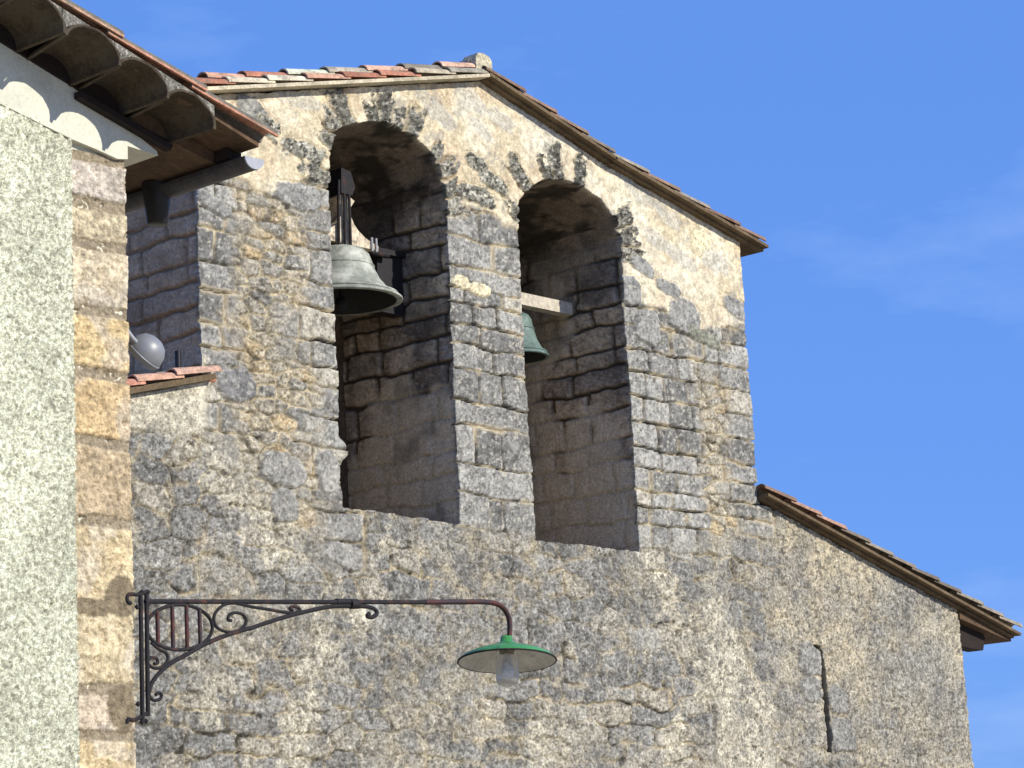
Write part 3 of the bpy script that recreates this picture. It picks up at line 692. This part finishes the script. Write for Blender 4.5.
mb = MB(); mb.prism([(bx1-.09, hsz+.48), (bx1+.05, hsz+.48), (bx1+.09, hsz+.56), (bx1+.04, hsz+.70), (bx1-.08, hsz+.72)], 16.36, 16.64); pass; mb.build('top_iron', M['iron'], bell1)
for sx in (-1, 1):
    mb = MB(); mb.tube([(bx1+sx*.36, 16.5, hsz+.03), (bx1+sx*.62, 16.5, hsz+.03)], .030, 10); mb.build('axle', M['iron'], bell1)
mb = MB(); mb.box((16.60, 16.56, hsz-.50), (16.93, 16.70, hsz+.06)); mb.box((16.56, 16.52, hsz+.05), (16.95, 16.72, hsz+.10)); mb.build('bearing_frame', M['dark_metal'], bell1)
mb = MB(); mb.box((15.52, 16.56, hsz-.50), (15.84, 16.70, hsz+.06)); mb.build('bearing_frame', M['dark_metal'], bell1)
for k, dx in enumerate((.30, .355)):
    mb = MB(); mb.box((bx1+dx, 16.385, hsz+.0), (bx1+dx+.022, 16.40, hsz+.13)); mb.build('clamp', M['grey_metal'], bell1)

c2 = at(518, 358, 16.72)
bell2 = make_bell((c2.x, 16.72, c2.z), .31, .46, M['green_bronze'], 'small green bell on a pale square beam in the right arched opening')
p0 = at(520, 300, 16.72)
mb = MB(); mb.box((17.99, 16.66, p0.z-.062), (19.47, 16.78, p0.z+.062)); mb.build('beam', M['beam'], bell2)
mb = MB(); mb.tube([(c2.x, 16.73, c2.z+.42), (c2.x, 16.73, p0.z-.05)], .05, 10); mb.build('hanger', M['iron'], bell2)

# ------------------------------------------------------------------ HOUSE
YH = 9.0
house = thing('house', 'pale roughcast house with a yellow stone corner and a scalloped tile verge', 'house', (6.0, 9.0, 0))
XC_ = at(129, 450, YH).x; XQ = at(73, 450, YH).x
def grid_mesh(name, x0, x1, z0, z1, dx, dz, fn, y, parent, mt, mask=None, wrap=.12, grain=1.0):
    gx = np.arange(x0, x1+dx*.5, dx); gx[-1] = x1; gz = np.arange(z0, z1+dz*.5, dz); gz[-1] = z1
    A, B = np.meshgrid(gx, gz, indexing='ij'); n, m = A.shape
    h, c = fn(A.ravel(), B.ravel()); V = np.stack([A.ravel(), y-h, B.ravel()], 1)
    i = np.arange(n*m).reshape(n, m)
    if mask is not None: k = mask(A[:-1, :-1], B[:-1, :-1])
    else: k = np.ones((n-1, m-1), bool)
    a, b = np.nonzero(k); Q = np.stack([i[a, b], i[a+1, b], i[a+1, b+1], i[a, b+1]], 1)
    V = [V]; cc = [c]; base = n*m; prev = i[-1, :]
    for d in (.02, .05, .1, wrap):                        # right hand side face
        W_ = np.stack([np.full(m, x1)-.004*fbm(gz, gz*0+d, s=4, sc=20), np.full(m, y+d), gz], 1); V.append(W_); cc.append(c.reshape(n, m, 3)[-1]*.9)
        cur = np.arange(base, base+m); base += m
        kk = k[-1, :]; q = np.stack([prev[:-1], cur[:-1], cur[1:], prev[1:]], 1)[kk]; Q = np.concatenate([Q, q]); prev = cur
    me = npmesh(name, np.concatenate(V), Q, np.concatenate(cc), np.full(sum(len(q) for q in V), grain)); return link(name, me, mt, parent, True)
pa, pb = at(0, 105, YH), at(75, 141, YH)
sR = (pb.z-pa.z)/(pb.x-pa.x)
def rc_top(x): return pa.z+sR*(x-pa.x)
def roughcast(u, v):
    n = fbm(u, v, s=5, sc=62, o=3, g=.75); b_, b2, bi = vor(u/.019, v/.019, 3)
    h = .010*n+.012*sst(.62, .1, b_)*bi+.006*fbm(u, v, s=8, sc=6, o=3)+.004
    c = np.ones((len(u), 1))*np.array([.76, .76, .57]); c = c*np.clip(1+.2*fbm(u, v, s=6, sc=3, o=3)+.55*n, .3, 1.6)[:, None]
    pt = sst(.1, .4, fbm(u, v, s=12, sc=48, o=3, g=.8)); c = lerp(c, np.array([.20, .19, .13]), pt*.6)
    ro = sst(-.1, .5, fbm(u*1.4, v*.5, s=13, sc=1.6, o=4)); c = c*(1-.14*ro)[:, None]
    return h, c
grid_mesh('wall', 6.35, XQ-.001, 2.1, 5.62, .0075, .0075, roughcast, YH-.012, house, M['roughcast'], lambda a, b: b < rc_top(a)+.01*fbm(a.ravel(), b.ravel(), s=3, sc=8).reshape(a.shape), wrap=.03)
QJ = [at(100, p, YH).z for p in (790, 735, 690, 606, 522, 443, 374, 312, 245, 206, 157)]
QC = [(.62, .50, .30), (.66, .51, .28), (.62, .50, .36), (.66, .54, .33), (.66, .52, .30), (.54, .41, .25), (.62, .44, .22), (.70, .52, .26), (.68, .57, .39), (.62, .52, .34), (.60, .53, .45)]
def quoins(u, v):
    vv = v+.012*fbm(u, v, s=9, sc=5, o=3)
    n = fbm(u, v, s=7, sc=26, o=4, g=.7); n2 = fbm(u, v, s=8, sc=8, o=3)
    k = np.clip(np.searchsorted(QJ, vv), 0, len(QC)-1); c = np.array(QC)[k]*.85+.15*np.array([.74, .66, .46])
    d = np.min(np.abs(vv[:, None]-np.array(QJ)[None, :]), 1)
    jw = .014+.016*_h(k, k*0, k*0, 9); q = sst(0, .012, d-jw)
    c = c*np.clip(1+.42*n+.30*n2, .35, 1.5)[:, None]
    gp = sst(.15, .4, fbm(u, v, s=15, sc=5, o=3)); c = lerp(c, np.array([.60, .54, .44]), gp*.5); g2 = sst(.12, .4, fbm(u, v, s=16, sc=7, o=4, g=.65)); c = lerp(c, np.array([.36, .29, .21]), g2*.22)
    pit = sst(.26, .42, n); c = lerp(c, np.array([.22, .16, .10]), pit*.5)
    c = lerp(np.ones((len(u), 1))*np.array([.34, .28, .19])*np.clip(1+.3*n, .5, 1.5)[:, None], c, q)
    h = .006+.009*n2*q+.012*n*q-.012*(1-q)-.014*pit
    # grey-brown cement where the lamp bracket is fixed
    for (px, py, a, b) in ((119, 597, 15, 20), (88, 607, 20, 9), (121, 706, 14, 24)):
        p = at(px, py, YH); r = np.hypot((u-p.x)/(a/105*.62), (v-p.z)/(b/215))+.25*fbm(u, v, s=21, sc=12, o=3)
        k_ = sst(1.05, .92, r); c = lerp(c, np.array([.25, .20, .125]), k_); h = h*(1-k_)+.008*k_
    return h, c
grid_mesh('quoins', XQ, XC_, 2.1, QJ[-1]+.01, .0075, .0065, quoins, YH-.006, house, M['stone'], wrap=.5, grain=.85)
mb = MB(); pz = [at(0, 40, YH), at(130, 108, YH)]
mb.prism([(3.4, -.1), (XC_-.002, -.1), (XC_-.002, 5.42), (6.5, 5.68), (3.4, 6.6)], YH+.012, 13.0)
mb.build('plaster', M['plaster'], house)
# cream plaster cap over the quoins, with an uneven lower lip
cap = [at(72, 141, YH-.02), at(100, 148, YH-.02), at(127, 153, YH-.02)]
mb = MB(); mb.prism([(XQ-.7, rc_top(XQ-.7)+.0), (XQ, rc_top(XQ)-.01), (XQ+.13, QJ[-1]+.026), (XQ+.26, QJ[-1]+.002), (XC_+.004, QJ[-1]+.012), (XC_+.004, 5.40), (XQ-.7, 5.66)], YH-.022, YH+.012)
mb.build('cornice_plaster', M['plaster'], house)
# rake: tiles on the roof verge; line of the scallop feet in the plane y = 8.7
YG = 8.70
A_ = at(58, 36, YG); B_ = at(161, 101, YG)
sg = (B_.z-A_.z)/(B_.x-A_.x); pit = (B_.x-A_.x)/2
def gz_(x): return A_.z+sg*(x-A_.x)
ang = math.atan(sg); N2 = Vector((-math.sin(ang), 0, math.cos(ang))); 
print('genoise pitch', pit, 'slope', math.degrees(ang))
mb = MB()
ks = range(-12, 3)
for k in ks:
    xc = A_.x+pit*(k+.5); r = pit/math.cos(ang)/2; jx = random.uniform(-.02, .02)
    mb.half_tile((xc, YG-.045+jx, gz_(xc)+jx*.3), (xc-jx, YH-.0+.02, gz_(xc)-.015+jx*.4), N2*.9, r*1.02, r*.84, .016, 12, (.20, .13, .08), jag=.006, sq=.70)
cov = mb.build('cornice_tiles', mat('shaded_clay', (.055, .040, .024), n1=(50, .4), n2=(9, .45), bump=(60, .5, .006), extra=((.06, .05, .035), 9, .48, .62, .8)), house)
mb = MB(); xs0, xs1 = A_.x+pit*ks[0], A_.x+pit*(ks[-1]+1)
mb.prism([(xs0, gz_(xs0)-.012), (xs1, gz_(xs1)-.012), (xs1, gz_(xs1)+.10), (xs0, gz_(xs0)+.10)], YH-.035, YH+.02)
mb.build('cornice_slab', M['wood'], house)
# mortar body above the scallops
xa, xb = A_.x+pit*ks[0], A_.x+pit*(ks[-1]+1)
top = []; seg = 12; low = []
for k in ks:
    xc = A_.x+pit*(k+.5); r = pit/math.cos(ang)/2*1.0
    for j in range(seg+1):
        t = math.pi*(1-j/seg); a = r*math.cos(t); b = r*.70*math.sin(t)
        low.append((xc+a*math.cos(ang)-b*math.sin(ang), gz_(xc)+a*math.sin(ang)+b*math.cos(ang)))
HB = .122
hiL = (xa-.02, gz_(xa)+HB); hiR = (xb+.02, gz_(xb)+HB*.55)
mb = MB()
for (y0, y1) in ((YG-.03, YH+.3),):
    n = len(low)
    for i in range(n-1):
        (x0, z0), (x1, z1) = low[i], low[i+1]
        if x1-x0 < 1e-5: continue
        t0 = gz_(x0)+HB; t1 = gz_(x1)+HB
        mb.add([(x0, y0, z0), (x1, y0, z1), (x1, y0, t1), (x0, y0, t0), (x0, y1, z0), (x1, y1, z1), (x1, y1, t1), (x0, y1, t0)],
               [(0, 1, 2, 3), (4, 7, 6, 5), (0, 4, 5, 1), (3, 2, 6, 7)])
mb.build('cornice_mortar', M['mortar'], house)
# roof deck + tiles along the slope, eave beyond the corner
XE = at(276, 158, YG).x-.03; zt = lambda x: gz_(x)+HB
mb = MB(); mb.prism([(3.2, zt(3.2)-.03), (XE-.06, zt(XE-.06)-.03), (XE-.06, zt(XE-.06)+.0), (3.2, zt(3.2))], YG+.02, 14.2); mb.build('roof', M['soffit'], house)
mb = MB()
for yi in range(26):
    y = YG+.02+.20*yi; Ln = (XE-3.2)/math.cos(ang); n = 10; ex = Ln/n
    for k in range(n):
        if yi == 1: break
        T = Vector((math.cos(ang), 0, math.sin(ang))); P = Vector((3.2, y, zt(3.2)-(.065 if yi else -.022)))
        a = P+T*(k*ex-.03)-N2*.006; b = P+T*((k+1)*ex+.05 if k < n-1 else Ln)+N2*.014
        n0 = len(mb.v); mb.half_tile(a, b, N2, .058, .068, .015, 9, (.2, .2, .2))
        red = Vector(random.choice(((.50, .24, .15), (.42, .22, .14), (.52, .30, .19)))); gr = Vector((.13, .12, .095))
        for q in range(n0, len(mb.v)):                 # lichened flanks, bare clay along the crest
            w = 1 if ((q-n0) % 10 in (0, 4, 5, 6)) else 0
            mb.c[q] = tuple(red*w+gr*(1-w)) if yi == 0 else tuple(red)
mb.build('roof_tiles', M['tile'], house)
# boards, corbel and gutter under the side eave
mb = MB(); mb.prism([(XC_-.0, zt(XC_)-.13), (XC_+.16, zt(XC_+.16)-.12), (XE-.10, zt(XE-.1)-.085), (XE-.10, zt(XE-.1)-.035), (XC_-.0, zt(XC_)-.035)], YG+.26, 14.2); mb.build('soffit', M['soffit'], house)
mb = MB(); mb.prism([(XE-.13, zt(XE-.13)-.085), (XE-.045, zt(XE-.045)-.075), (XE-.045, zt(XE-.045)-.02), (XE-.13, zt(XE-.13)-.02)], YG+.16, 14.2); mb.build('fascia', M['wood'], house)
q0 = at(128, 150, YH-.01); q1 = at(157, 158, YH-.01); q2 = at(128, 128, YH-.01)
mb = MB(); mb.prism([(XC_+.005, q0.z+.015), (q1.x, q1.z+.01), (q1.x-.01, q1.z+.03), (XC_+.005, q2.z)], YH-.02, YH+.25); mb.build('corbel', M['plaster'], house)
b0 = at(75, 99, YH-.03); b1 = at(166, 152, YH-.03)
mb = MB(); mb.prism([(b0.x, b0.z), (b1.x, b1.z), (b1.x, b1.z+.03), (b0.x, b0.z+.03)], YH-.07, YH-.024); mb.build('batten', M['wood'], house)
GXc = XE-.085; GZc = at(264, 164, YG+.02).z
mb = MB(); n = 10; vs = []; rr = .062
for y in (YG+.03, 14.2):
    for k in range(n+1):
        t = math.pi+math.pi*k/n; vs.append((GXc+rr*math.cos(t), y, GZc+.02+rr*math.sin(t)*.9))
    for k in range(n+1):
        t = 2*math.pi-math.pi*k/n; vs.append((GXc+(rr-.006)*math.cos(t), y, GZc+.02+(rr-.006)*math.sin(t)*.9))
m2 = 2*(n+1); mb.add(vs, [(i, (i+1) % m2, (i+1) % m2+m2, i+m2) for i in range(m2)])
gut = mb.build('gutter', M['zinc'], house)
mb = MB(); mb.prism([(GXc+(rr-.001)*math.cos(math.pi+math.pi*k/n), GZc+.02+(rr-.001)*.9*math.sin(math.pi+math.pi*k/n)) for k in range(n+1)], YG+.022, YG+.036); mb.build('end_cap', mat('pale_zinc', (.30, .31, .33), rough=.5, n1=(30, .1), n2=(6, .15), bump=None), gut)
hp = atx(157, 190, GXc-.02)
mb = MB(); mb.lathe([(0, -.175), (.045, -.175), (.052, -.168), (.072, 0.0), (.075, .03)], (hp.x, hp.y, hp.z-.0), n=20); mb.build('gutter_outlet', M['dark_metal'], gut)
print('hopper', hp, 'gutter', GXc, GZc)

# ------------------------------------------------------------------ WALL LAMP on the house corner
YL = 8.985
lamp = thing('wall_lamp', 'wrought iron scroll bracket lamp with a shallow green enamel shade on the stone house corner', 'lamp', (XC_, YL, at(143, 655, YL).z))
def P(px, py, y=YL): return at(px, py, y)
def P6(a, b): return P(a/4.8+120, b/4.8+570)
def P7(a, b): return P(a/5.12+250, b/5.12+570)
mb = MB(); mb.tube([P(140.5, 592), P(142.5, 722)], .0105, 8); mb.tube([P(146.5, 594), P(148, 716)], .0105, 8)
mb.tube(smooth_path([P(148, 591), P(138, 594.5), P(130, 594), P(127, 597), P(128, 602), P(131, 603)], 4), .009, 7)
mb.tube(smooth_path([P(147, 713), P(141, 717), P(134, 720), P(128, 719), P(127, 723)], 4), .009, 7)
for q in ((142, 592), (148, 592), (142, 722), (146, 721), (137, 607), (138, 704), (147.5, 605)): mb.lathe([(0, -.014), (.014, 0), (0, .014)], P(*q), n=8)
mb.build('post', M['iron'], lamp)
mb = MB(); mb.tube([P(145, 601.5), P(430, 602.2)], .0115, 10); mb.tube([P(336, 601.5), P(354, 601.8)], .015, 8); mb.tube([P(350, 604), P(358, 604)], .024, 8); mb.build('top_bar', M['iron'], lamp)
mb = MB(); mb.tube(smooth_path([P(425, 602.2), P(470, 601.9), P(488, 602.2), P(498, 604.5), P(504.5, 609.5), P(508.5, 617), P(509.8, 626), P(509.5, 636)], 8), .0135, 12); mb.build('arm', M['rust_pipe'], lamp)
mb = MB(); mb.tube(smooth_path([P6(140, 585), P6(145, 560), P6(175, 510), P6(240, 450), P6(330, 400), P6(420, 350), P6(520, 310), P6(620, 280), P7(0, 300), P7(100, 265), P7(200, 235), P7(300, 210), P7(410, 188), P7(520, 184), P7(600, 188), P7(640, 202), P7(648, 225), P7(622, 243), P7(600, 234), P7(612, 222)], 5), .0105, 8); mb.build('brace', M['iron'], lamp)
mb = MB(); mb.tube([P(179.4+33*math.cos(t*math.pi/24), 627.3+22.5*math.sin(t*math.pi/24)) for t in range(49)], .0085, 8); mb.build('oval_ring', M['iron'], lamp)
for x in (157.5, 172.5, 186.7, 199.8):
    dy = 22.5*math.sqrt(1-((x-179.4)/33)**2)
    mb = MB(); mb.tube([P(x-.4, 627.3-dy), P(x+.6, 627.3+dy)], .0095, 8); mb.build('bar', M['rust_pipe'], lamp)
sc = [[P6(*q) for q in [(560, 158), (510, 163), (470, 190), (450, 230), (465, 275), (520, 298), (575, 288), (605, 250), (590, 215), (555, 205), (525, 215), (518, 238), (535, 243)]],
      [P6(560, 160), P6(640, 178), P6(720, 190), P7(100, 203), P7(170, 215), P7(225, 220), P7(255, 205), P7(240, 190), P7(212, 188), P7(205, 200), P7(220, 206)],
      [P6(*q) for q in [(150, 350), (190, 382), (222, 400), (228, 435), (195, 468), (155, 468), (132, 442), (148, 420), (175, 425), (180, 445), (163, 450)]],
      [P6(*q) for q in [(142, 575), (140, 602), (160, 625), (190, 620), (200, 600), (185, 590), (170, 600)]]]
for s_ in sc:
    mb = MB(); mb.tube(smooth_path(s_, 6), .0078, 8); mb.build('scroll', M['iron'], lamp)
# shade, tilted a little towards the street
sc_ = P(507, 661); tilt = Vector((-.10, -.125, 1)).normalized()
tilt = (Vector((0, 0, 1))-Vector((fw.x, fw.y, 0)).normalized()*-.145+rt*.02).normalized()
Rs = .252
mb = MB(); outp = [(Rs, -.004), (Rs*.995, .006), (Rs*.93, .022), (Rs*.75, .044), (Rs*.5, .064), (Rs*.28, .078), (.06, .088), (.034, .098), (.030, .128), (.0, .130)]
mb.lathe(outp, sc_, tilt, 56); shade = mb.build('shade', M['enamel_green'], lamp)
mb = MB(); mb.lathe([(Rs*.985, -.003), (Rs*.92, .016), (Rs*.74, .038), (Rs*.5, .058), (Rs*.28, .071), (.0, .08)], sc_, tilt, 56); mb.build('shade_lining', M['enamel_white'], shade)
mb = MB(); e = tilt.orthogonal().normalized(); f_ = tilt.cross(e)
mb.tube([sc_+(e*math.cos(t*math.pi/28)+f_*math.sin(t*math.pi/28))*Rs for t in range(57)], .0052, 6); mb.build('rim', M['iron'], shade)
mb = MB(); mb.lathe([(.028, .085), (.032, .05), (.028, .03), (0, .03)], sc_, tilt, 18); mb.build('socket', mat('brass_socket', (.16, .12, .06), rough=.5, metal=.5), lamp)
gb = sc_-tilt*0.0
mb = MB(); mb.lathe([(.030, .06), (.045, .05), (.058, .02), (.060, -.03), (.058, -.10), (.052, -.118), (0, -.122)], gb, tilt, 28); mb.build('glass', M['glass'], lamp)
mb = MB(); mb.lathe([(.012, .03), (.016, 0), (.026, -.035), (.03, -.06), (.022, -.085), (0, -.092)], gb, tilt, 18); mb.build('bulb', mat('frosted_bulb', (.62, .62, .6), rough=.35, bump=None), lamp)

# ------------------------------------------------------------------ hooded lamp and stub beside the church shoulder
XK = XC_+.16
cK = atx(148, 350, XK)
hd = thing('hooded_lamp', 'small smooth grey domed hood on a curved neck under the eave, beside the house corner', 'lamp', cK)
ax = Vector((.30, -.62, .62)).normalized()
mb = MB(); mb.lathe([(.078, -.055), (.088, -.045), (.09, -.015), (.082, .02), (.06, .05), (.03, .065), (0, .069)], cK, ax, 32); mb.lathe([(.078, -.055), (.07, -.02), (0, .03)], cK, ax, 32); mb.tube([cK+(ax.orthogonal().normalized()*math.cos(a*math.pi/20)+ax.cross(ax.orthogonal().normalized())*math.sin(a*math.pi/20))*.09-ax*.03 for a in range(41)], .005, 6); mb.build('hood', M['grey_metal'], hd)
mb = MB(); mb.tube(smooth_path([Vector((XC_-.01, cK.y+.05, cK.z+.19)), Vector((XC_+.03, cK.y+.03, cK.z+.12)), Vector((XC_+.07, cK.y, cK.z+.04)), cK+Vector((-.04, -.03, -.01))], 6), .014, 12); mb.build('neck', M['grey_metal'], hd)
pk = at(178, 360, 16.12)
o = MB(); o.tube([(pk.x, 16.12, pk.z-.10), (pk.x, 16.12, pk.z+.075)], .026, 12)
set_props(o.build('pipe_stub', M['dark_metal']), 'short black upright pipe on the tile ledge to the right of the grey hood', 'pipe')
